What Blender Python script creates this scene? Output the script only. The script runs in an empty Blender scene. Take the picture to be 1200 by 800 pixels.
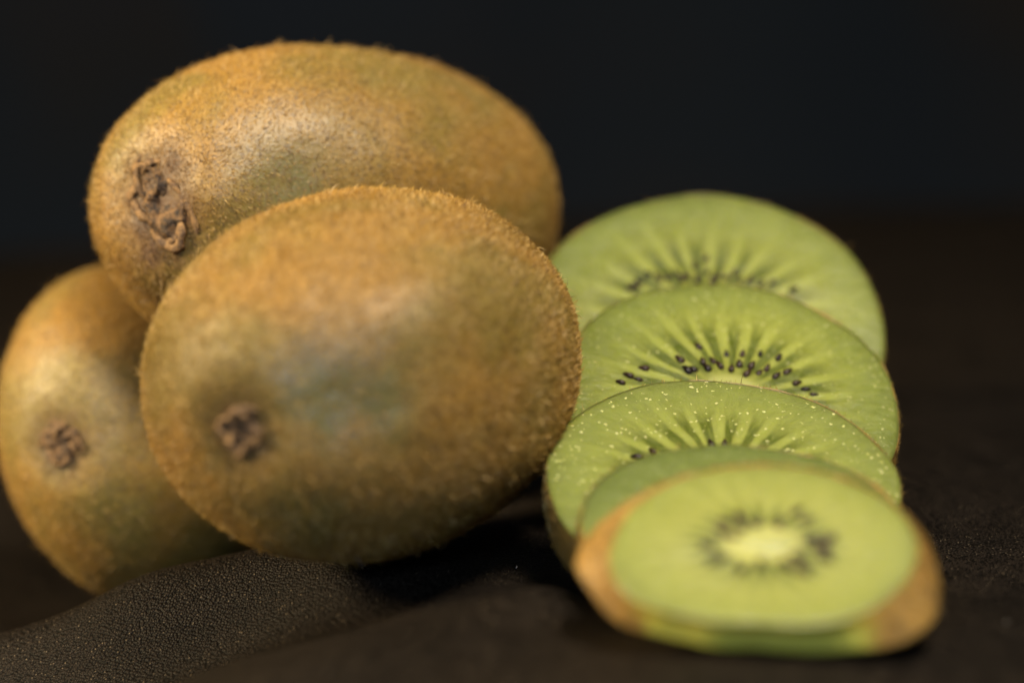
import bpy, math
import numpy as np
from mathutils import Vector, Matrix

R = math.radians
CM = 0.01                       # everything below is laid out in centimetres
rng = np.random.default_rng(7)
scene = bpy.context.scene
COL = scene.collection

# ------------------------------------------------------------------ camera
PITCH = R(11)
fwd = np.array([0, math.cos(PITCH), -math.sin(PITCH)])
upv = np.array([0, math.sin(PITCH), math.cos(PITCH)])
CAM = -32.9 * fwd + 2.79 * upv
cd = bpy.data.cameras.new('camera')
cam = bpy.data.objects.new('camera', cd); COL.objects.link(cam)
cam.location = Vector(CAM) * CM
cam.rotation_euler = (R(90) - PITCH, 0, 0)
cd.lens = 85; cd.sensor_width = 36; cd.clip_start = 0.01; cd.clip_end = 50
cd.dof.use_dof = True
cd.dof.focus_distance = 0.3285
cd.dof.aperture_fstop = 6.8
scene.camera = cam

# ------------------------------------------------------------------ world and lamps
w = bpy.data.worlds.new('World'); scene.world = w; w.use_nodes = True
bg = w.node_tree.nodes['Background']
bg.inputs[0].default_value = (0.55, 0.72, 1.0, 1); bg.inputs[1].default_value = 0.05

def area(name, loc, target, size, power, color):
    ld = bpy.data.lights.new(name, 'AREA'); ld.shape = 'RECTANGLE'
    ld.size, ld.size_y = size[0] * CM, size[1] * CM
    ld.energy = power; ld.color = color
    o = bpy.data.objects.new(name, ld); COL.objects.link(o)
    o.location = Vector(loc) * CM
    o.rotation_euler = (Vector(target) - Vector(loc)).to_track_quat('-Z', 'Y').to_euler()
    return o
area('side_lamp', (-47, -6, 23), (-1, 0, 2), (11, 11), 6.0, (1.0, 0.79, 0.46))
area('top_lamp', (10, -20, 43), (0, 0, 2), (12, 10), 4.3, (1.0, 0.89, 0.70))
area('window_lamp', (-15, -62, 26), (0, 0, 2), (12, 10), 1.9, (0.52, 0.72, 1.0))

scene.view_settings.view_transform = 'Standard'
scene.view_settings.look = 'None'
scene.view_settings.exposure = 0
scene.cycles.use_denoising = True
scene.cycles.max_bounces = 8

# ------------------------------------------------------------------ helpers
F_PX = 600 / (18 / 85)
def ray(px, py):
    return fwd + np.array([1, 0, 0]) * (px - 600) / F_PX - upv * (py - 400) / F_PX
def on_plane(px, py, c, n):
    d = ray(px, py); t = ((c - CAM) @ n) / (d @ n); return CAM + t * d

def vnoise(P, seed=0):
    """value noise in [-1, 1] at points P (n,3)"""
    P = np.asarray(P, float); i = np.floor(P).astype(np.int64); f = P - i; f = f * f * f * (f * (f * 6 - 15) + 10)
    def h(a, b, c):
        v = (a * 374761393 + b * 668265263 + c * 2147483647 + seed * 974711) & 0xffffffff
        v = ((v ^ (v >> 13)) * 1274126177) & 0xffffffff
        v = v ^ (v >> 16)
        return (v & 0xffff) / 32767.5 - 1
    r = 0
    for a in (0, 1):
        for b in (0, 1):
            for c in (0, 1):
                wt = (f[:, 0] if a else 1 - f[:, 0]) * (f[:, 1] if b else 1 - f[:, 1]) * (f[:, 2] if c else 1 - f[:, 2])
                r = r + wt * h(i[:, 0] + a, i[:, 1] + b, i[:, 2] + c)
    return r
def fbm(P, seed=0, octv=3):
    return sum(vnoise(P * 2 ** k, seed + k) / 2 ** k for k in range(octv)) / 1.75

def mesh_np(name, V, quads=None, tris=None, mat=None, smooth=True, attrs=None):
    V = np.asarray(V, np.float32) * CM
    me = bpy.data.meshes.new(name)
    q = np.zeros((0, 4), int) if quads is None else np.asarray(quads)
    t = np.zeros((0, 3), int) if tris is None else np.asarray(tris)
    me.vertices.add(len(V)); me.vertices.foreach_set('co', V.ravel())
    loops = np.concatenate([q.ravel(), t.ravel()]).astype(np.int32)
    me.loops.add(len(loops)); me.loops.foreach_set('vertex_index', loops)
    start = np.concatenate([np.arange(len(q)) * 4, len(q) * 4 + np.arange(len(t)) * 3]).astype(np.int32)
    tot = np.concatenate([np.full(len(q), 4), np.full(len(t), 3)]).astype(np.int32)
    me.polygons.add(len(start)); me.polygons.foreach_set('loop_start', start); me.polygons.foreach_set('loop_total', tot)
    me.polygons.foreach_set('use_smooth', np.full(len(start), smooth))
    for k, v in (attrs or {}).items():
        me.attributes.new(k, 'FLOAT', 'POINT').data.foreach_set('value', np.asarray(v, np.float32))
    me.update(calc_edges=True); me.validate()
    if mat: me.materials.append(mat)
    return me
def link(name, me, parent=None, M=None, kind=None):
    o = bpy.data.objects.new(name, me); COL.objects.link(o)
    if parent: o.parent = parent
    if M is not None: o.matrix_local = M
    if kind: o['kind'] = kind
    return o
def thing(name, label, cat, loc, group=None):
    o = bpy.data.objects.new(name, None); COL.objects.link(o); o.location = Vector(loc) * CM
    o.empty_display_size = 0.01
    o['label'] = label; o['category'] = cat
    if group: o['group'] = group
    return o
def grid_quads(nr, nc, wrap):
    i = np.arange(nr - 1)[:, None]; j = np.arange(nc if wrap else nc - 1)[None]
    j2 = (j + 1) % nc
    return np.stack([i * nc + j, i * nc + j2, (i + 1) * nc + j2, (i + 1) * nc + j], -1).reshape(-1, 4)
def grid_normals(G, wrap=True):
    """G (nr,nc,3): rows along, columns around; outward normals by central differences"""
    du = np.gradient(G, axis=0)
    dv = (np.roll(G, -1, 1) - np.roll(G, 1, 1)) if wrap else np.gradient(G, axis=1)
    n = np.cross(du, dv); l = np.linalg.norm(n, axis=-1, keepdims=True)
    return n / np.maximum(l, 1e-9)

# ------------------------------------------------------------------ material kit
class NT:
    def __init__(s, name):
        s.m = bpy.data.materials.new(name); s.m.use_nodes = True
        s.t = s.m.node_tree; s.p = s.t.nodes['Principled BSDF']
    def n(s, typ, **kw):
        x = s.t.nodes.new(typ)
        for k, v in kw.items(): setattr(x, k, v)
        return x
    def set(s, sock, v):
        if isinstance(v, bpy.types.NodeSocket): s.t.links.new(v, sock)
        else: sock.default_value = v
    def obj(s, scale=(100, 100, 100)):
        m = s.n('ShaderNodeVectorMath', operation='MULTIPLY')
        s.set(m.inputs[0], s.n('ShaderNodeTexCoord').outputs['Object']); m.inputs[1].default_value = scale
        return m.outputs[0]
    def math(s, op, a, b=0.0, c=0.0, clamp=False):
        x = s.n('ShaderNodeMath', operation=op, use_clamp=clamp)
        for i, v in enumerate((a, b, c)): s.set(x.inputs[i], v)
        return x.outputs[0]
    def vmul(s, v, k):
        x = s.n('ShaderNodeVectorMath', operation='MULTIPLY'); s.set(x.inputs[0], v); x.inputs[1].default_value = k
        return x.outputs[0]
    def noise(s, v, scale, detail=3, rough=.5, dist=0):
        x = s.n('ShaderNodeTexNoise'); s.set(x.inputs['Vector'], v)
        x.inputs['Scale'].default_value = scale; x.inputs['Detail'].default_value = detail
        x.inputs['Roughness'].default_value = rough; x.inputs['Distortion'].default_value = dist
        return x.outputs['Fac']
    def vor(s, v, scale, out='Distance', rnd=1):
        x = s.n('ShaderNodeTexVoronoi'); s.set(x.inputs['Vector'], v)
        x.inputs['Scale'].default_value = scale; x.inputs['Randomness'].default_value = rnd
        return x.outputs[out]
    def ramp(s, f, stops, interp='LINEAR'):
        x = s.n('ShaderNodeValToRGB'); s.set(x.inputs[0], f); cr = x.color_ramp; cr.interpolation = interp
        while len(cr.elements) < len(stops): cr.elements.new(0.5)
        for e, (p, c) in zip(cr.elements, stops):
            e.position = p; e.color = (c, c, c, 1) if isinstance(c, (int, float)) else (*c, 1)
        return x.outputs[0]
    def mr(s, f, a, b, c=0, d=1, smooth=True):
        x = s.n('ShaderNodeMapRange', interpolation_type='SMOOTHSTEP' if smooth else 'LINEAR')
        s.set(x.inputs[0], f)
        for i, v in enumerate((a, b, c, d)): x.inputs[i + 1].default_value = v
        return x.outputs[0]
    def mix(s, f, a, b, blend='MIX'):
        x = s.n('ShaderNodeMix', data_type='RGBA', blend_type=blend); s.set(x.inputs[0], f)
        s.set(x.inputs[6], a if isinstance(a, bpy.types.NodeSocket) else (*a, 1))
        s.set(x.inputs[7], b if isinstance(b, bpy.types.NodeSocket) else (*b, 1))
        return x.outputs[2]
    def bump(s, h, strength, dist):
        x = s.n('ShaderNodeBump'); s.set(x.inputs['Height'], h)
        x.inputs['Strength'].default_value = strength; x.inputs['Distance'].default_value = dist * CM
        s.t.links.new(x.outputs[0], s.p.inputs['Normal']); return x
    def attr(s, name): return s.n('ShaderNodeAttribute', attribute_name=name).outputs['Fac']

def skin_colour(k, v):
    """brown to olive kiwi skin, shared by the skin and the fuzz growing on it"""
    big = k.noise(v, 0.55, 3, .55, .3)
    bare = k.attr('bare')
    c = k.mix(k.mr(big, .38, .66), (0.285, 0.150, 0.020), (0.185, 0.130, 0.018))
    return c, bare

def skin_mat():
    k = NT('kiwi_skin'); v = k.obj()
    c, bare = skin_colour(k, v)
    c = k.mix(k.math('MULTIPLY', bare, .9), c, (0.112, 0.106, 0.036))
    fine = k.noise(v, 16, 4, .65)
    c = k.mix(k.mr(fine, .45, .72), c, (0.12, 0.075, 0.03))
    lent = k.vor(v, 11)
    c = k.mix(k.mr(lent, .05, .22, .55, 0), c, (0.42, 0.25, 0.09))
    scar = k.attr('scar')
    c = k.mix(scar, c, (0.085, 0.038, 0.012))
    k.set(k.p.inputs['Base Color'], c)
    k.set(k.p.inputs['Roughness'], k.mr(bare, 0, 1, .54, .32)); k.p.inputs['Specular IOR Level'].default_value = .7
    k.p.inputs['Subsurface Weight'].default_value = .08
    k.p.inputs['Subsurface Radius'].default_value = (1, .5, .2); k.p.inputs['Subsurface Scale'].default_value = .0015
    h = k.math('ADD', fine, k.math('MULTIPLY', k.noise(v, 3.2, 3), 1.5))
    k.bump(h, .6, .018)
    return k.m
def fuzz_mat():
    k = NT('kiwi_fuzz'); v = k.obj()
    c, bare = skin_colour(k, v)
    rnd = k.attr('rnd')
    c = k.mix(k.math('MULTIPLY', rnd, .6), c, (0.50, 0.305, 0.085))
    c = k.mix(k.mr(rnd, .80, .97), c, (0.68, 0.46, 0.18))
    c = k.mix(k.mr(rnd, .26, .08), c, (0.10, 0.048, 0.012))
    c = k.mix(k.math('MULTIPLY', k.attr('scar'), .8), c, (0.15, 0.07, 0.025))
    k.set(k.p.inputs['Base Color'], c)
    k.p.inputs['Roughness'].default_value = .45; k.p.inputs['Specular IOR Level'].default_value = .3
    tr = k.n('ShaderNodeBsdfTranslucent'); k.set(tr.inputs[0], c)
    mx = k.n('ShaderNodeMixShader'); mx.inputs[0].default_value = .3
    k.t.links.new(k.p.outputs[0], mx.inputs[1]); k.t.links.new(tr.outputs[0], mx.inputs[2])
    k.t.links.new(mx.outputs[0], k.t.nodes['Material Output'].inputs['Surface'])
    return k.m
def dry_mat(name, a, b, sc=6):
    k = NT(name); v = k.obj(); f = k.noise(v, sc, 4, .65, .6)
    k.set(k.p.inputs['Base Color'], k.mix(k.mr(f, .35, .65), a, b))
    k.p.inputs['Roughness'].default_value = .65
    k.bump(k.noise(v, sc * 4, 4, .6), .8, .04); return k.m
SKIN = skin_mat(); FUZZ = fuzz_mat()
SCAR = dry_mat('dried_stem_scar', (0.018, 0.009, 0.004), (0.17, 0.085, 0.026), 9)
SEPAL = dry_mat('dried_sepal', (0.07, 0.034, 0.013), (0.25, 0.135, 0.045), 9)

def flesh_mat(name, rx, ry, outer, mid, pale, dark, core, specks, loc_r=(.2, .56), nl=25, ca=.16):
    k = NT(name); v = k.obj((100 / rx, 100 / ry, 0)); vc = k.obj()
    sx = k.n('ShaderNodeSeparateXYZ'); k.set(sx.inputs[0], v); x, y = sx.outputs[0], sx.outputs[1]
    wob = k.math('MULTIPLY', k.math('SUBTRACT', k.noise(v, 2.2, 2), .5), .10)
    ln = k.n('ShaderNodeVectorMath', operation='LENGTH'); k.set(ln.inputs[0], v)
    r = k.math('ADD', ln.outputs['Value'], wob)
    th = k.math('ARCTAN2', y, x)
    nv = k.n('ShaderNodeVectorMath', operation='NORMALIZE'); k.set(nv.inputs[0], v); unit = nv.outputs[0]
    cz = k.n('ShaderNodeCombineXYZ'); k.set(cz.inputs[2], k.math('MULTIPLY', r, .5))
    av = k.n('ShaderNodeVectorMath', operation='ADD'); k.set(av.inputs[0], unit); k.set(av.inputs[1], cz.outputs[0])
    polar = av.outputs[0]
    # locules: pale radial walls between dark translucent wedges
    ph = k.math('MULTIPLY', k.noise(polar, 3.0, 2), 5)
    s = k.math('SINE', k.math('ADD', k.math('MULTIPLY', th, float(nl)), ph))
    s01 = k.math('MULTIPLY_ADD', s, .5, .5)
    fib = k.noise(polar, 22, 3, .6)            # fine radial fibres
    broad = k.noise(polar, 7, 2)
    base = k.mix(k.mr(r, .45, .92), mid, outer)
    edge = k.mr(r, .84, 1.0); base = k.mix(k.math('MULTIPLY', edge, .5), base, tuple(a * .6 for a in outer))
    base = k.mix(k.mr(broad, .35, .7, 0, .16), base, pale)
    lz = k.math('MULTIPLY', k.mr(r, loc_r[0] - .04, loc_r[0] + .10), k.mr(r, loc_r[1] + .16, loc_r[1] - .06))
    wall_w = k.math('MULTIPLY', lz, k.mr(s01, .72, .35))
    base = k.mix(k.math('MULTIPLY', wall_w, .9), base, dark)
    # pale rays reaching out to the outer flesh
    rays = k.math('MULTIPLY', k.mr(s01, .60, .98), k.math('MULTIPLY', k.mr(r, .25, .42), k.mr(r, .92, .50)))
    base = k.mix(k.math('MULTIPLY', rays, .55), base, pale)
    base = k.mix(k.math('MULTIPLY', k.mr(fib, .42, .7), k.math('MULTIPLY', k.mr(r, .2, .4), k.mr(r, .95, .5, .10, .3))), base, pale)
    base = k.mix(k.math('MULTIPLY', k.mr(fib, .56, .3), .10), base, dark)
    base = k.mix(k.mr(r, ca + .05, ca - .02), base, core)
    mott = k.noise(vc, 7, 3, .6); base = k.mix(k.mr(mott, .5, .8, 0, .3), base, tuple(a * .7 for a in outer))
    wv = k.n('ShaderNodeVectorMath', operation='MULTIPLY_ADD'); nzc = k.n('ShaderNodeTexNoise'); k.set(nzc.inputs['Vector'], vc); nzc.inputs['Scale'].default_value = 14
    k.set(wv.inputs[0], nzc.outputs['Color']); wv.inputs[1].default_value = (.10, .10, 0); k.set(wv.inputs[2], vc)
    sp = k.math('ADD', k.vor(wv.outputs[0], 11.0), k.math('MULTIPLY', k.noise(vc, 5.5, 1), .34)); spsz = k.noise(vc, 2.0, 2)
    spm = k.math('MULTIPLY', k.mr(sp, .38, .27), k.math('MULTIPLY', k.mr(spsz, .26, .42), k.mr(r, .35, .55)))
    base = k.mix(k.math('MULTIPLY', spm, specks), base, (0.60, 0.58, 0.25))
    k.set(k.p.inputs['Base Color'], base)
    k.p.inputs['Roughness'].default_value = .36
    k.set(k.p.inputs['Roughness'], k.mr(mott, .3, .7, .28, .5))
    k.p.inputs['Subsurface Weight'].default_value = .55
    k.p.inputs['Subsurface Radius'].default_value = (.8, 1.0, .25); k.p.inputs['Subsurface Scale'].default_value = .0022
    k.p.inputs['Specular IOR Level'].default_value = .4
    k.p.inputs['Coat Weight'].default_value = .16; k.p.inputs['Coat Roughness'].default_value = .14
    h = k.math('ADD', k.math('MULTIPLY', fib, 1.0), k.math('ADD', k.math('MULTIPLY', mott, .8), k.math('MULTIPLY', spm, .9)))
    h = k.math('ADD', h, k.math('MULTIPLY', k.noise(vc, 30, 2), .35))
    k.bump(h, .55, .03)
    return k.m
def plain_flesh(name, col, col2, rough=.4):
    k = NT(name); v = k.obj(); f = k.noise(v, 5, 4, .6)
    k.set(k.p.inputs['Base Color'], k.mix(k.mr(f, .35, .68), col, col2)); k.p.inputs['Roughness'].default_value = rough
    k.p.inputs['Subsurface Weight'].default_value = .5
    k.p.inputs['Subsurface Radius'].default_value = (1, .9, .3); k.p.inputs['Subsurface Scale'].default_value = .002
    k.bump(k.noise(v, 18, 3), .4, .03); return k.m
CORE = plain_flesh('kiwi_core', (0.30, 0.305, 0.12), (0.24, 0.25, 0.07))
def seed_mat():
    k = NT('kiwi_seed'); v = k.obj()
    oi = k.n('ShaderNodeObjectInfo').outputs['Random']
    k.set(k.p.inputs['Base Color'], k.mix(oi, (0.009, 0.005, 0.004), (0.035, 0.017, 0.009)))
    k.p.inputs['Roughness'].default_value = .38; k.p.inputs['Specular IOR Level'].default_value = .3
    k.bump(k.noise(v, 40, 2), .3, .01); return k.m
SEED = seed_mat()
def cloth_mat():
    k = NT('dark_cloth')
    v = k.obj()
    rot = k.n('ShaderNodeVectorRotate', rotation_type='Z_AXIS'); k.set(rot.inputs['Vector'], v); rot.inputs['Angle'].default_value = R(31)
    warp = k.n('ShaderNodeVectorMath', operation='ADD'); k.set(warp.inputs[0], rot.outputs[0])
    nz = k.n('ShaderNodeTexNoise'); k.set(nz.inputs['Vector'], v); nz.inputs['Scale'].default_value = 5
    sc = k.n('ShaderNodeVectorMath', operation='SCALE'); k.set(sc.inputs[0], nz.outputs['Color']); sc.inputs['Scale'].default_value = .035
    k.set(warp.inputs[1], sc.outputs[0])
    s = k.n('ShaderNodeSeparateXYZ'); k.set(s.inputs[0], warp.outputs[0])
    cell = k.n('ShaderNodeTexVoronoi'); k.set(cell.inputs['Vector'], warp.outputs[0]); cell.inputs['Scale'].default_value = 27; cell.inputs['Randomness'].default_value = .74
    cs_ = k.n('ShaderNodeSeparateColor'); k.set(cs_.inputs[0], cell.outputs['Color'])
    P = 2 * math.pi / 0.12
    twill = k.math('SINE', k.math('MULTIPLY', k.math('ADD', s.outputs[0], s.outputs[1]), P))
    n1 = k.noise(v, 28, 3, .7)
    big = k.noise(v, .5, 3)
    c = k.mix(k.mr(big, .3, .7), (0.0112, 0.0082, 0.0060), (0.0180, 0.0130, 0.0092))
    c = k.mix(k.mr(cell.outputs['Distance'], .35, .62), c, (0.0025, 0.0018, 0.0012))
    glint = k.math('MULTIPLY', k.mr(cs_.outputs[0], .86, .97), k.mr(cell.outputs['Distance'], .34, .12))  # thread sparkle painted into the colour as pale dots on random weave cells
    c = k.mix(glint, c, (0.16, 0.12, 0.075))
    k.set(k.p.inputs['Base Color'], c)
    k.set(k.p.inputs['Roughness'], k.mr(n1, .3, .7, .38, .62)); k.p.inputs['Specular IOR Level'].default_value = .08
    h = k.math('ADD', k.math('MULTIPLY', k.math('SUBTRACT', 1.0, cell.outputs['Distance']), 1.6), n1)
    k.bump(h, .8, .016)
    return k.m
CLOTH = cloth_mat()

# ------------------------------------------------------------------ the cloth and the backdrop
CTRL = np.array([  # x, y, height of the cloth
    (-2.0, -.3, .08), (-1.8, -1.7, -.35), (-.6, .6, .0), (-.4, -1.3, -.1), (-3.6, .3, -.28), (-3.6, -.9, -1.0), (-3.4, -2.6, -.75), (-3, -5, -.15),
    (-5.2, .3, -.70), (-5.2, -.8, -1.55), (-5, -3, -1.3), (-7, .3, -1.55), (-7, -.9, -2.4), (-7, -3, -1.9), (-6, -6, -1.2), (-9.5, .3, -2.1), (-9.5, -1, -2.9),
    (5.8, 0, 0), (10, 0, .15), (.7, -.6, -.2), (1.3, -1.9, -.1), (.5, -3.0, .22), (1.3, -3.6, .05), (-.9, -3.0, .05),
    (-6, 5.5, -2.62), (-3, 5.5, -2.2), (-9, 6, -2.9), (-6, 2.6, -2.2), (-3.2, 2.6, -1.3), (-.6, 3, -.4), (0, 6, -.9),
    (3, 2.3, 0.0), (3.1, 6, -.1), (3, -.7, .02), (2.8, -3.5, .15), (3, -5.0, .36), (3, -6.6, .42), (1.2, -5.4, .30), (4.8, -5.4, .30), (6.5, -4, .10), (6.0, -1.5, -.12), (8.2, -2.6, .12), (7, 6, -.1),
    (0, -6, .2), (0, -10, .2), (6, -9, .1), (-8, -4, -1.9), (-6, -10, -.5), (5, 3, .12), (9, 3.5, -.15),
    (-14, 3, -2.6), (-14, -8, -1.6), (14, 4, .1), (14, -8, .1), (-8, 10, -2.9), (0, 10, -1.3), (8, 10, .0), (14, 10, -.1),
    (-8, 18, -2.4), (2, 18, -.8), (12, 18, -.3), (-10, 34, -1.5), (0, 34, -.8), (12, 34, -.2)], float)
def rbf_fit(C, z, s=1.0):
    d = np.linalg.norm(C[:, None] - C[None], axis=-1)
    K = np.sqrt(d * d + s * s) * -1
    A = np.block([[K + np.eye(len(C)) * -.02, np.ones((len(C), 1))], [np.ones((1, len(C))), np.zeros((1, 1))]])
    return np.linalg.solve(A, np.r_[z, 0])
_w = rbf_fit(CTRL[:, :2], CTRL[:, 2])
def cloth_h(X, Y):
    Q = np.stack([X.ravel(), Y.ravel()], 1); out = np.zeros(len(Q))
    for c, wt in zip(CTRL, _w[:-1]):
        out -= wt * np.sqrt(((Q - c[:2]) ** 2).sum(1) + 1.0 ** 2)
    out = (out + _w[-1]).reshape(X.shape)
    edge = np.clip((Y - 36) / 8, 0, 1)            # falls away over the far table edge
    far = -16 * edge ** 2 * (1.5 - .5 * edge)
    wr = .05 * vnoise(np.stack([X.ravel() * .45, Y.ravel() * .8, 0 * X.ravel()], 1), 3).reshape(X.shape)
    return out + far + wr
nx, ny = 520, 420
xs = np.r_[np.linspace(-34, -11, 40)[:-1], np.linspace(-11, 11, nx - 78), np.linspace(11, 34, 40)[1:]]; ys = np.r_[np.linspace(-20, -9, 40)[:-1], np.linspace(-9, 9, ny - 120), np.linspace(9, 44, 82)[1:]]
ny = len(ys)
X, Y = np.meshgrid(xs, ys)
Z = cloth_h(X, Y)
me = mesh_np('tabletop_cloth', np.stack([X, Y, Z], -1).reshape(-1, 3), grid_quads(ny, nx, False), mat=CLOTH)
cl = link('tabletop_cloth', me, kind='structure')

def backdrop_mat():
    k = NT('dark_backdrop'); v = k.obj()
    f = k.noise(v, .045, 2, .5, .5); g = k.noise(v, .09, 1)
    c = k.mix(k.mr(f, .45, .68), (0.0050, 0.0080, 0.0132), (0.0085, 0.0080, 0.0085))
    c = k.mix(k.mr(g, .5, .75, 0, .3), c, (0.006, 0.009, 0.018))
    k.set(k.p.inputs['Base Color'], c); k.p.inputs['Roughness'].default_value = .9
    k.p.inputs['Specular IOR Level'].default_value = .15
    k.bump(k.noise(v, 3, 3), .3, .1); return k.m
prof = [(-30, -20.5), (5, -20.5), (50, -20.5)] + [(50 + 22 * math.sin(a), -20.5 + 22 * (1 - math.cos(a))) for a in np.linspace(.1, math.pi / 2, 12)] + [(72, 10), (72, 40), (72, 75)]
bx = np.linspace(-75, 75, 120)
G = np.array([[(x, y + .45 * math.sin(x * .33 + 1.1 * math.sin(x * .11)) * min(1, max(0, (y - 45) / 20)), z) for x in bx] for y, z in prof])
link('backdrop', mesh_np('backdrop', G.reshape(-1, 3), grid_quads(len(prof), len(bx), False), mat=backdrop_mat()), kind='structure')

# ------------------------------------------------------------------ fuzz
def grow_fuzz(G, N, A, n, dens, length, width, lift, seed, flow):
    """short hairs as narrow tapered blades rooted on the grid G (nr,nc,3) with normals N; A = dict of per-vertex attributes"""
    r = np.random.default_rng(seed); nr, nc = G.shape[:2]
    P00, P10, P01, P11 = G[:-1], G[1:], np.roll(G, -1, 1)[:-1], np.roll(G, -1, 1)[1:]
    ar = np.linalg.norm(np.cross(P10 - P00, P01 - P00), axis=-1) * (dens[:-1] if dens is not None else 1)
    idx = r.choice(ar.size, n, p=(ar / ar.sum()).ravel()); i, j = np.divmod(idx, nc); j2 = (j + 1) % nc
    u, v = r.random((2, n, 1))
    bil = lambda T: ((T[i, j] * (1 - u[:, :1].reshape(-1, *([1] * (T.ndim - 2)))) + T[i + 1, j] * u.reshape(-1, *([1] * (T.ndim - 2)))) * (1 - v.reshape(-1, *([1] * (T.ndim - 2))))
                     + (T[i, j2] * (1 - u.reshape(-1, *([1] * (T.ndim - 2)))) + T[i + 1, j2] * u.reshape(-1, *([1] * (T.ndim - 2)))) * v.reshape(-1, *([1] * (T.ndim - 2))))
    P = bil(G); Nn = bil(N); Nn /= np.linalg.norm(Nn, axis=1, keepdims=True)
    f = np.broadcast_to(flow, P.shape) + 1.1 * np.stack([vnoise(P * 1.3, seed + q) for q in (1, 2, 3)], 1) + .55 * r.normal(size=P.shape)
    T = f - (f * Nn).sum(1, keepdims=True) * Nn; T /= np.linalg.norm(T, axis=1, keepdims=True) + 1e-9
    L = length * (.45 + .9 * r.random((n, 1)) ** 1.6); L[r.random(n) < .045] *= 2.1
    li = lift * (.4 + 1.2 * r.random((n, 1)))
    d1 = Nn * (li + .25) + T * .8; d1 /= np.linalg.norm(d1, axis=1, keepdims=True)
    d2 = Nn * (li - .15) + T * 1.0 + .25 * r.normal(size=P.shape); d2 /= np.linalg.norm(d2, axis=1, keepdims=True)
    base = P - Nn * .01; m = base + d1 * L * .5; t = m + d2 * L * .5
    side = np.cross(d1, Nn + .8 * r.normal(size=P.shape)); side /= np.linalg.norm(side, axis=1, keepdims=True) + 1e-9
    wd = width * (.6 + .8 * r.random((n, 1))) * .5
    V = np.stack([base - side * wd, base + side * wd, m + side * wd * .8, m - side * wd * .8, t], 1).reshape(-1, 3)
    b = np.arange(n)[:, None] * 5
    quads = b + np.array([0, 1, 2, 3]); tris = b + np.array([3, 2, 4])
    at = {'rnd': np.repeat(r.random(n), 5)}
    for k_, a_ in A.items(): at[k_] = np.repeat(bil(a_), 5)
    return V, quads, tris, at

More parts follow.
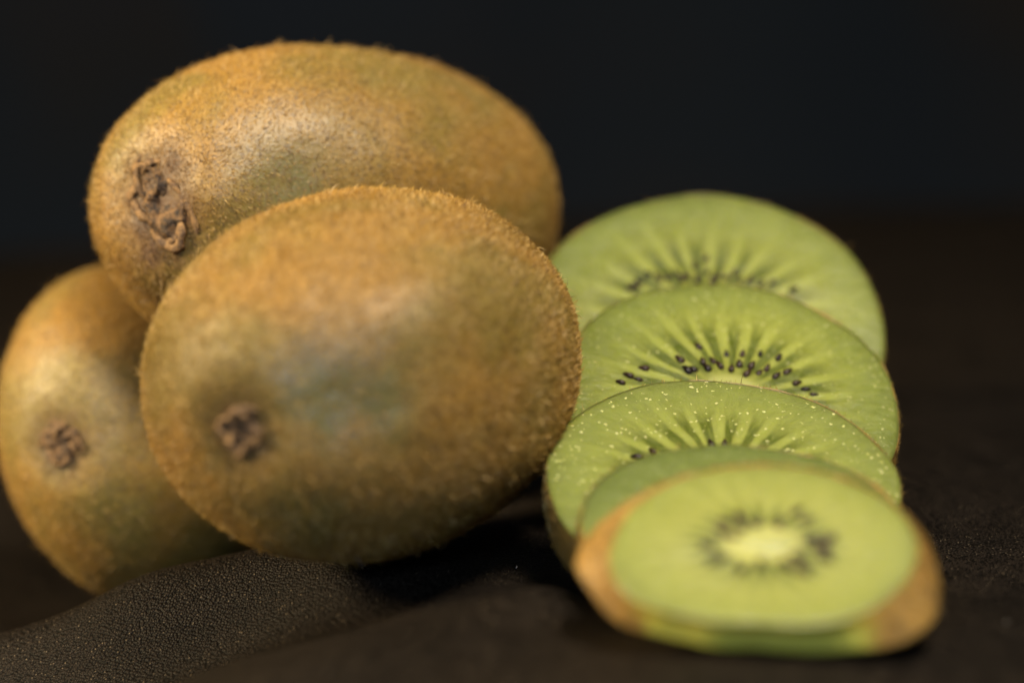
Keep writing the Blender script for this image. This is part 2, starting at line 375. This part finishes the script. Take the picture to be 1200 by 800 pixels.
# ------------------------------------------------------------------ whole kiwis
PW = 2.25
def build_kiwi(label, c, az, el, abc, roll, stem_px, facets, nfuzz, seed, scar_r, bare_px, dent=.16, oval=1.0, rough=(), sink=0.0):
    c = np.array(c, float); az, el, roll = R(az), R(el), R(roll)
    e1 = np.array([math.cos(el) * math.cos(az), math.cos(el) * math.sin(az), math.sin(el)])
    s = np.cross([0, 0, 1], e1); s /= np.linalg.norm(s); t = np.cross(e1, s)
    s, t = s * math.cos(roll) + t * math.sin(roll), t * math.cos(roll) - s * math.sin(roll)
    M3 = np.stack([e1, s, t], 1)                      # local -> world
    to_l = lambda P: (np.asarray(P) - c) @ M3
    a, b, h = abc
    nr, nc = 200, 300
    tt = np.cos(np.linspace(0.004, math.pi - .004, nr)); aa = np.linspace(0, 2 * math.pi, nc, endpoint=False)
    rr = (1 - np.abs(tt) ** PW) ** (1 / PW)
    G = np.stack([np.broadcast_to(a * tt[:, None], (nr, nc)), b * rr[:, None] * np.cos(aa), h * rr[:, None] * np.sin(aa)], -1)
    def hit(px, py):                                  # where the view ray meets the smooth body
        d = ray(px, py); k0 = np.linspace(20, 50, 6000); Q = to_l(CAM + k0[:, None] * d)
        f = np.abs(Q[:, 0] / a) ** PW + np.hypot(Q[:, 1] / b, Q[:, 2] / h) ** PW
        i = np.argmax(f < 1) if (f < 1).any() else f.argmin()
        return Q[i]
    p0 = hit(*stem_px)
    N = grid_normals(G); 
    if (N[nr // 2, 0] @ G[nr // 2, 0]) < 0: N = -N
    D = np.linalg.norm(G - p0, axis=-1)
    flat = G.reshape(-1, 3)
    disp = .045 * fbm(flat * .8, seed).reshape(nr, nc) + .012 * fbm(flat * 3, seed + 9).reshape(nr, nc) + .002 * fbm(flat * 9, seed + 5).reshape(nr, nc)
    disp -= dent * np.exp(-(D / (scar_r * 1.25)) ** 2)
    disp += dent * .45 * np.exp(-((D - scar_r * 1.9) / (scar_r * .75)) ** 2)
    for (px, py, rad, amt) in facets:                 # shallow hollows and swellings seen on the fruit
        q = hit(px, py); dd = np.linalg.norm((G - q) * np.array([.75, 1, 1]), axis=-1); disp += amt * np.exp(-(dd / rad) ** 2)
    G = G + N * disp[..., None]
    N2 = grid_normals(G)
    if (N2[nr // 2, 0] @ N[nr // 2, 0]) < 0: N2 = -N2
    bare = np.zeros((nr, nc))
    for (px, py, rad, amt) in bare_px:
        q = hit(px, py); dd = np.linalg.norm((G - q), axis=-1)
        bare += amt * np.exp(-(dd / rad) ** 2)
    bare = np.clip(bare * (1 + .55 * fbm(flat * 2.6, seed + 20).reshape(nr, nc)), 0, 1)
    scar = np.clip(np.exp(-(D / (scar_r * 1.15)) ** 2.5) * (1 + .6 * fbm(flat * 5, seed + 3).reshape(nr, nc)), 0, 1)
    for (px, py, rad, amt) in rough:
        q = hit(px, py); scar = np.clip(scar + amt * np.exp(-(np.linalg.norm(G - q, axis=-1) / rad) ** 2) * (1 + 1.4 * fbm(flat * 4, seed + 31).reshape(nr, nc)), 0, 1)
    W = c + G.reshape(-1, 3) @ M3.T
    low = W[W[:, 2].argmin()]
    root = thing('whole_kiwi', label, 'kiwi', low, 'whole kiwis piled on the cloth')
    M = Matrix([[*(M3[r_]), (c - low)[r_] * CM] for r_ in range(3)] + [[0, 0, 0, 1]])
    q = grid_quads(nr, nc, True)
    # close the two poles
    V = np.concatenate([G.reshape(-1, 3), G[0].mean(0)[None], G[-1].mean(0)[None]])
    j = np.arange(nc); cap1 = np.stack([j, np.full(nc, nr * nc), (j + 1) % nc], 1)[:, ::1]
    cap2 = np.stack([(nr - 1) * nc + j, (nr - 1) * nc + (j + 1) % nc, np.full(nc, nr * nc + 1)], 1)
    ext = lambda A_: np.r_[A_.ravel(), A_[0, 0], A_[-1, 0]]
    q = q[:, ::-1]; 
    link('skin', mesh_np('kiwi_skin', V, q, np.r_[cap1[:, ::-1], cap2[:, ::-1]], SKIN, attrs={'bare': ext(bare), 'scar': ext(scar)}), root, M)
    dens = (1 - .80 * bare) * (1 - .85 * np.clip(np.exp(-(D / (scar_r * .8)) ** 4), 0, 1))
    Vf, qf, tf, at = grow_fuzz(G, N2, {'bare': bare, 'scar': scar}, nfuzz, dens, .086, .0082, .48, seed + 40, np.array([-1.0, 0, .25]))
    link('fuzz', mesh_np('kiwi_fuzz', Vf, qf, tf, FUZZ, attrs=at), root, M, 'stuff')
    # stem scar: a crumpled dry button in the dent, with curled sepals round it
    n0 = N2.reshape(-1, 3)[np.linalg.norm(flat - p0, axis=1).argmin()]
    g0 = G.reshape(-1, 3)[np.linalg.norm(flat - p0, axis=1).argmin()]
    # mean normal around the dent
    sel = np.linalg.norm(flat - p0, axis=1) < scar_r * 1.5
    n0 = N2.reshape(-1, 3)[sel].mean(0); n0 /= np.linalg.norm(n0)
    tx = np.cross(n0, [0, 0, 1]); tx /= np.linalg.norm(tx); ty = np.cross(n0, tx)
    r = np.random.default_rng(seed + 77)
    nr2, nc2 = 26, 72; rad = np.linspace(0.001, 1, nr2); an = np.linspace(0, 2 * math.pi, nc2, endpoint=False)
    RR, AA = np.meshgrid(rad, an, indexing='ij')
    lob = 1 + .13 * np.sin(3 * AA + r.random() * 6) + .08 * np.sin(7 * AA + r.random() * 6)
    lx, ly = RR * np.cos(AA) * lob * scar_r * .85, RR * np.sin(AA) * lob * scar_r * .85
    P3 = np.stack([lx, ly, 0 * lx], -1).reshape(-1, 3) / scar_r
    rid = (1 - np.abs(vnoise(P3 * 2.6, seed + 50))).reshape(RR.shape) ** 2
    rid2 = (1 - np.abs(vnoise(P3 * 6, seed + 51))).reshape(RR.shape)
    hz = scar_r * (.24 * (1 - RR ** 3) * (.25 + .9 * rid) + .12 * rid2 * (1 - RR ** 6) - .16 * np.exp(-(RR / .2) ** 2)) - sink * scar_r - .4 * scar_r * RR ** 8
    SG = g0 + lx[..., None] * tx + ly[..., None] * ty * oval + hz[..., None] * n0
    link_scar = link('stem_scar', mesh_np('stem_scar', SG.reshape(-1, 3), grid_quads(nr2, nc2, True), mat=SCAR), root, M)
    ns = 11
    for k_ in range(ns):                              # dried sepals curled flat round the scar like ridges
        a0 = 2 * math.pi * k_ / ns + r.uniform(-.3, .3); sweep = r.uniform(.8, 1.7) * (1 if k_ % 3 else -1)
        r0, r1 = scar_r * r.uniform(.62, .95), scar_r * r.uniform(.12, .55)
        U = np.linspace(0, 1, 14); cen = []
        for u_ in U:
            aa_ = a0 + sweep * u_; ra = r0 + (r1 - r0) * u_ ** 1.4
            cen.append(g0 + ra * (math.cos(aa_) * tx + math.sin(aa_) * ty * oval) + n0 * scar_r * (.10 - sink + .26 * math.sin(math.pi * min(1, u_ * 1.1 + .05)) * (1.1 - ra / scar_r)))
        cen = np.array(cen); dr = np.gradient(cen, axis=0); dr /= np.linalg.norm(dr, axis=1, keepdims=True)
        wid = scar_r * r.uniform(.07, .13) * np.sin(np.pi * (U * .86 + .12)) ** .6
        pts = []
        for q_ in range(14):
            sd = np.cross(n0, dr[q_]); up_ = np.cross(dr[q_], sd)
            for b_ in np.linspace(0, 2 * math.pi, 9)[:-1]:
                pts.append(cen[q_] + wid[q_] * (math.cos(b_) * sd * (1 + .25 * math.sin(q_ * 1.7 + k_)) + .55 * math.sin(b_) * up_))
        link('sepal', mesh_np('sepal', np.array(pts), grid_quads(14, 8, True), mat=SEPAL), link_scar, Matrix.Identity(4))
    return root

build_kiwi('frontmost whole kiwi, sharply fuzzy, overlapping the other two whole brown kiwis',
           (-1.938, -.44, 2.53), -117.9, -2.8, (3.075, 2.667, 2.365), .7, (280, 503),
           [(400, 480, .8, -.20), (500, 355, .7, .15), (570, 325, .6, .08), (235, 440, .75, .10)], 280000, 11, .40,
           [(400, 460, .75, .85), (440, 500, .8, .5), (345, 465, .35, .4)], .07)
build_kiwi('olive brown whole kiwi on top of the pile with large curled stem scar',
           (-2.738, 5.031, 3.95), -135.8, 9.2, (3.96, 2.653, 2.318), 33.2, (181, 238),
           [(335, 205, .9, -.12), (245, 230, .45, .13), (470, 190, .9, .08)], 170000, 23, .60,
           [(340, 235, .55, .95), (400, 170, .9, .4), (320, 195, .7, .35)], 0.17, 1.5, [(182, 325, .6, .55), (200, 190, .4, .35), (181, 238, .62, .35)], .14)
build_kiwi('blurred golden brown whole kiwi at far left, lowest in the pile',
           (-5.895, 5.905, .22), -103.6, 10.1, (2.97, 1.951, 2.688), 15, (70, 520),
           [(120, 420, .7, .06)], 70000, 37, .42, [(150, 500, .5, .08)], .07)

# ------------------------------------------------------------------ kiwi slices
def polar_outline(pts2, n=144, rx=1, ry=1):
    """closed outline through traced points -> radius per angle"""
    a = np.arctan2(pts2[:, 1], pts2[:, 0]); o = a.argsort(); a, r_ = a[o], np.hypot(*pts2.T)[o]
    g = np.linspace(-math.pi, math.pi, n, endpoint=False)
    r2 = np.interp(g, np.r_[a - 2 * math.pi, a, a + 2 * math.pi], np.tile(r_, 3))
    for _ in range(10): r2 = .5 * r2 + .25 * (np.roll(r2, 1) + np.roll(r2, -1))
    return g, r2

seed_mesh = None
def make_seed_mesh():
    U = np.linspace(0, math.pi, 9); A_ = np.linspace(0, 2 * math.pi, 10, endpoint=False); L, W_, H = .172, .070, .05
    P = [[(L * -math.cos(u) * .5 * 1.0, W_ * .5 * 2 * math.sin(u) * (0.62 + .38 * -math.cos(u)) * math.cos(a) , H * math.sin(u) * math.sin(a)) for a in A_] for u in U]
    return mesh_np('kiwi_seed', np.array(P).reshape(-1, 3), grid_quads(9, 10, True), mat=SEED)

def build_slice(label, c, tilt, yaw, Rx, ov, T, back, flesh, seeds_px, core, seed, face=None, outer=None, nfuzz=9000, extra=26, ring=(.30, .43), seed_scale=1.0, skinmat=None, bulge=.03):
    global seed_mesh
    c = np.array(c, float); th, ya = R(tilt), R(yaw)
    e1 = np.array([math.cos(ya), math.sin(ya), 0]); e2 = np.array([-math.sin(ya) * math.cos(th), math.cos(ya) * math.cos(th), math.sin(th)])
    n = np.cross(e1, e2); M3 = np.stack([e1, e2, n], 1)
    to2 = lambda px, py, dz=0: ((on_plane(px, py, c + n * dz, n) - c) @ M3)[:2]
    na = 144; g = np.linspace(-math.pi, math.pi, na, endpoint=False)
    r = np.random.default_rng(seed)
    cs = np.stack([np.cos(g), np.sin(g)], 1)
    if face is None:
        r_f = 1 / np.hypot(cs[:, 0] / Rx, cs[:, 1] / (Rx * ov))
        r_f = r_f * (1 + .010 * np.sin(3 * g + seed) + .006 * np.sin(7 * g + 2 * seed))
        r_b = r_f * back
    else:
        _, r_f = polar_outline(np.array([to2(*p) for p in face])); _, r_b = polar_outline(np.array([to2(*p, -T * .85) for p in outer]))
        r_b = np.maximum(r_b, r_f * .955)
    # flesh: a slab with a slightly domed, uneven face
    nr = 34; q = np.linspace(0.0005, 1, nr) ** .9; SK = .012
    def face_grid(rad, z0, sign):
        Q = np.stack([q[:, None] * (rad * cs[:, 0])[None], q[:, None] * (rad * cs[:, 1])[None], np.zeros((nr, na))], -1)
        rel = Q.reshape(-1, 3)
        dz = (.020 * fbm(rel * 1.2 + 5, seed) + .008 * fbm(rel * 5, seed + 4)).reshape(nr, na)
        dz = dz - .022 * q[:, None] ** 30
        Q[..., 2] = z0 + sign * dz; return Q
    top = face_grid(r_f, 0, 1); bot = face_grid(r_b - SK, -T, -1)[::-1]
    zz = np.linspace(0, 1, 7)[1:-1]
    def wall(u):                                     # outer radius down the side
        return r_f * (1 - u) + r_b * u + bulge * 4 * u * (1 - u)
    mid = np.array([np.stack([(wall(u) - SK - .03) * cs[:, 0], (wall(u) - SK - .03) * cs[:, 1], np.full(na, -.03 - (T - .06) * u)], -1) for u in zz])
    G = np.concatenate([top, mid, bot])
    low = None
    root_world = c + G.reshape(-1, 3) @ M3.T; low = root_world[root_world[:, 2].argmin()]
    root = thing('kiwi_slice', label, 'kiwi slice', low, 'kiwi slices leaning in a row')
    M = Matrix([[*(M3[k]), (c - low)[k] * CM] for k in range(3)] + [[0, 0, 0, 1]])
    link('flesh', mesh_np('flesh', G.reshape(-1, 3), grid_quads(len(G), na, True), mat=flesh), root, M)
    # skin band, thin, standing just proud of the cut
    us = np.linspace(0, 1, 16)
    def zside(u): return -.022 - (T - .040) * u
    wob = lambda u: .016 * fbm(np.stack([cs[:, 0] * 5, cs[:, 1] * 5, np.full(na, u * 3)], 1), seed + 8)
    out = np.array([np.stack([(wall(u) + wob(u)) * cs[:, 0], (wall(u) + wob(u)) * cs[:, 1], zside(u) + .012 * vnoise(np.stack([cs[:, 0] * 9, cs[:, 1] * 9, 0 * g], 1), seed + 6)], -1) for u in us])
    inn = np.array([np.stack([(wall(u) - .03) * cs[:, 0], (wall(u) - .03) * cs[:, 1], np.full(na, zside(u) - (.02 if u == 0 else (-.02 if u == 1 else 0)))], -1) for u in us[::-1]])
    SG = np.concatenate([out, inn, out[:1]])
    nrm = grid_normals(out); 
    if (nrm[8, 0] @ out[8, 0]) < 0: nrm = -nrm
    flat = SG.reshape(-1, 3); z0 = np.zeros(len(flat))
    peel = np.zeros(len(flat))
    link('skin', mesh_np('slice_skin', flat, grid_quads(len(SG), na, True), mat=skinmat or SKIN, attrs={'bare': z0, 'scar': z0}), root, M)
    zz0 = np.zeros(out.shape[:2])
    dens = None
    if skinmat:
        dens = 1 - .97 * peel_mask(out.reshape(-1, 3)).reshape(out.shape[:2])
    Vf, qf, tf, at = grow_fuzz(out, nrm, {'bare': zz0, 'scar': zz0}, nfuzz, dens, .07, .007, .7, seed + 40, np.array([0, 0, 1.0]))
    link('fuzz', mesh_np('slice_fuzz', Vf, qf, tf, FUZZ, attrs=at), root, M, 'stuff')
    # core, a low cream cushion
    cx, cy, ca, cb = core
    k1 = np.linspace(.001, 1, 12); a2 = np.linspace(0, 2 * math.pi, 48, endpoint=False)
    K, A2 = np.meshgrid(k1, a2, indexing='ij'); lob = 1 + .06 * np.sin(5 * A2 + seed) + .05 * np.sin(3 * A2)
    CG = np.stack([cx + K * ca * lob * np.cos(A2), cy + K * cb * lob * np.sin(A2), .05 * (1 - K ** 2.5) + .006], -1)
    CG[-1, :, 2] = -.03
    link('core', mesh_np('core', CG.reshape(-1, 3), grid_quads(12, 48, True), mat=CORE), root, M)
    # seeds, pointed end towards the core
    if seed_mesh is None: seed_mesh = make_seed_mesh()
    spots = [to2(*p) for p in seeds_px]
    tries = 0
    while len(spots) < len(seeds_px) + extra and tries < 2000:
        tries += 1
        a_ = r.uniform(0, 2 * math.pi); q_ = r.uniform(*ring) * Rx
        p = np.array([q_ * math.cos(a_), q_ * math.sin(a_) * ov])
        if any(np.hypot(*(p - s_)) < .17 for s_ in spots): continue
        P3 = c + M3 @ np.array([p[0], p[1], 0]); d_ = P3 - CAM; zc = d_ @ fwd; py = 400 - F_PX * (d_ @ upv) / zc
        if seeds_px and py < max(b_ for _, b_ in seeds_px) + (6 if face is None else -1e9): continue   # the photo shows where seeds lie in the part in view
        spots.append(p)
    for p in spots:
        ang = math.atan2(p[1], p[0]) + math.pi + r.uniform(-.35, .35)
        sc = r.uniform(.85, 1.12) * seed_scale
        S = Matrix.Translation(Vector((p[0], p[1], r.uniform(.000, .022))) * CM) @ Matrix.Rotation(ang, 4, 'Z') @ Matrix.Rotation(r.uniform(-.3, .3), 4, 'Y') @ Matrix.Diagonal((sc, sc * r.uniform(.85, 1.1), sc, 1))
        link('seed', seed_mesh, root, M @ S)
    return root

g_out = (0.152, 0.174, 0.036); g_mid = (0.188, 0.194, 0.022); g_pale = (0.285, 0.31, 0.065); g_dark = (0.062, 0.078, 0.005); g_core = (0.34, 0.34, 0.10)
SD1 = [(828, 303), (814, 311), (792, 321), (804, 323), (818, 324), (861, 319), (879, 328), (749, 330), (737, 338), (759, 322), (930, 340), (842, 322), (771, 326), (829, 318), (905, 331), (782, 325), (798, 327), (852, 325), (868, 329), (744, 336), (892, 333), (816, 329), (835, 328)]
SD2 = [(818, 406), (796, 421), (754, 432), (736, 441), (805, 434), (823, 424), (835, 423), (851, 415), (866, 427), (870, 415), (881, 429), (891, 415), (899, 432), (913, 419), (923, 436), (934, 450), (954, 463), (748, 445), (812, 433), (843, 429), (857, 432), (890, 437), (910, 441), (727, 449), (944, 457), (828, 431), (876, 438)]
SD3 = [(746, 536), (764, 529), (833, 520), (849, 520)]
SD5 = [(844, 623), (869, 617), (886, 612), (913, 613), (934, 600), (836, 658), (846, 654), (892, 662), (921, 662), (936, 652), (969, 654), (973, 631), (857, 629), (868, 668), (828, 640)]
build_slice('farthest kiwi slice, topmost of the row, with nothing behind it',
            (2.929, 3.84, 2.383), 38.9, 1.3, 2.673, .99, .9, .975,
            flesh_mat('flesh_far', 2.673, 2.646, g_out, g_mid, g_pale, g_dark, g_core, .25), SD1, (0, 0, .45, .32), 5, ring=(.26, .42))
build_slice('second kiwi slice from the back, showing the most dark seeds in a wide arc',
            (3.073, 1.309, 1.805), 30.4, 8.3, 2.377, 1.045, .75, .985,
            flesh_mat('flesh_seedy', 2.377, 2.484, (0.138, 0.162, 0.031), (0.198, 0.208, 0.030), g_pale, (0.055, 0.072, 0.005), g_core, .5), SD2, (0, 0, .4, .3), 6, ring=(.25, .4))
build_slice('middle kiwi slice in sharp focus with pale specks and only four seeds showing',
            (2.706, -1.548, 1.325), 22.7, 3.6, 2.281, 1.01, .7, .985,
            flesh_mat('flesh_speckled', 2.281, 2.304, (0.170, 0.192, 0.042), (0.205, 0.215, 0.040), g_pale, g_dark, g_core, 1.0), SD3, (0, 0, .4, .3), 7, ring=(.28, .42))
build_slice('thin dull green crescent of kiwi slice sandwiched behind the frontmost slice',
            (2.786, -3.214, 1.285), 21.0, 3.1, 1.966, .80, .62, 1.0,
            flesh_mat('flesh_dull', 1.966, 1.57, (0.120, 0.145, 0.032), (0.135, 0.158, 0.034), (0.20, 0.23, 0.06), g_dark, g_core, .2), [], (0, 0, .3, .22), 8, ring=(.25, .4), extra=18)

# the frontmost piece: nearer the end of the fruit, wider below than at its face, near edge scraped green
def peel_mask(P):
    x, y = P[:, 0], P[:, 1]
    return np.clip((-y - .55 - .25 * np.abs(x + .2)) * 4, 0, 1) * np.clip((1.35 - x) * 3, 0, 1) * np.clip((x + 1.55) * 4, 0, 1)
def front_skin():
    k = NT('kiwi_skin_scraped'); v = k.obj()
    sx = k.n('ShaderNodeSeparateXYZ'); k.set(sx.inputs[0], v); x, y, z = sx.outputs
    nz = k.math('MULTIPLY', k.math('SUBTRACT', k.noise(v, 2.5, 3), .5), .7)
    m = k.mr(k.math('ADD', k.math('MULTIPLY', y, -1.0), nz), .62, .85)
    m = k.math('MULTIPLY', m, k.mr(k.math('ADD', x, nz), 1.4, .95)); m = k.math('MULTIPLY', m, k.mr(k.math('ADD', x, nz), -1.5, -1.15))
    f = k.noise(v, 5, 4, .65)
    brown = k.mix(k.mr(f, .35, .7), (0.36, 0.20, 0.045), (0.17, 0.10, 0.032))
    band = k.mix(k.mr(z, -.17, -.08), (0.72, 0.62, 0.09), (0.42, 0.27, 0.02))
    k.set(k.p.inputs['Base Color'], k.mix(m, brown, band))
    k.p.inputs['Roughness'].default_value = .45
    k.p.inputs['Subsurface Weight'].default_value = .3; k.p.inputs['Subsurface Radius'].default_value = (1, .7, .15); k.p.inputs['Subsurface Scale'].default_value = .002
    k.bump(k.math('ADD', f, k.noise(v, 30, 2)), .6, .03); return k.m
FACE5 = [(713, 646), (723, 621), (765, 575), (807, 556), (869, 546), (932, 546), (994, 562), (1057, 600), (1077, 637), (1073, 662), (1048, 692), (1015, 717), (973, 729), (890, 727), (807, 721), (736, 700), (719, 679)]
OUT5 = [(671, 655), (688, 625), (675, 667), (699, 698), (719, 725), (786, 742), (890, 754), (982, 758), (1061, 750), (1094, 729), (1102, 700), (1098, 667), (1086, 629), (1069, 604), (720, 596), (765, 572), (869, 545), (932, 545), (994, 560)]
build_slice('frontmost kiwi slice, its whole oval face and pale core in view',
            (2.856, -5.054, 1.465), 23.7, -5.1, 1.787, .812, .45, 1.1,
            flesh_mat('flesh_front', 1.787, 1.45, (0.172, 0.188, 0.040), (0.190, 0.198, 0.042), (0.25, 0.265, 0.07), (0.050, 0.066, 0.010), g_core, .0, loc_r=(.22, .42), ca=.22),
            SD5, (.05, .02, .36, .19), 9, FACE5, OUT5, 9000, 6, (.26, .42), 1.15, front_skin(), .0)

# ------------------------------------------------------------------ lint on the cloth
r = np.random.default_rng(5)
Vs, Ts = [], []
for k_ in range(22):
    x, y = r.uniform(-8, 8), r.uniform(-4, 4); z = cloth_h(np.array([[x]]), np.array([[y]]))[0, 0] + .015
    a = r.uniform(0, math.pi); L = r.uniform(.02, .07); d = np.array([math.cos(a), math.sin(a), .15]) * L; s_ = np.array([-math.sin(a), math.cos(a), 0]) * .006
    b_ = len(Vs) ; p = np.array([x, y, z]); Vs += [p - s_, p + s_, p + d * .5 + s_ + (0, 0, .02), p + d * .5 - s_ + (0, 0, .02), p + d]
    Ts += [(b_, b_ + 1, b_ + 2), (b_, b_ + 2, b_ + 3), (b_ + 3, b_ + 2, b_ + 4)]
k = NT('pale_lint'); k.p.inputs['Base Color'].default_value = (.35, .32, .28, 1); k.p.inputs['Roughness'].default_value = .6
lint = link('lint', mesh_np('lint', np.array(Vs), tris=np.array(Ts), mat=k.m), kind='stuff')
lint['label'] = 'scattered pale lint fibres lying on the dark cloth'; lint['category'] = 'lint'
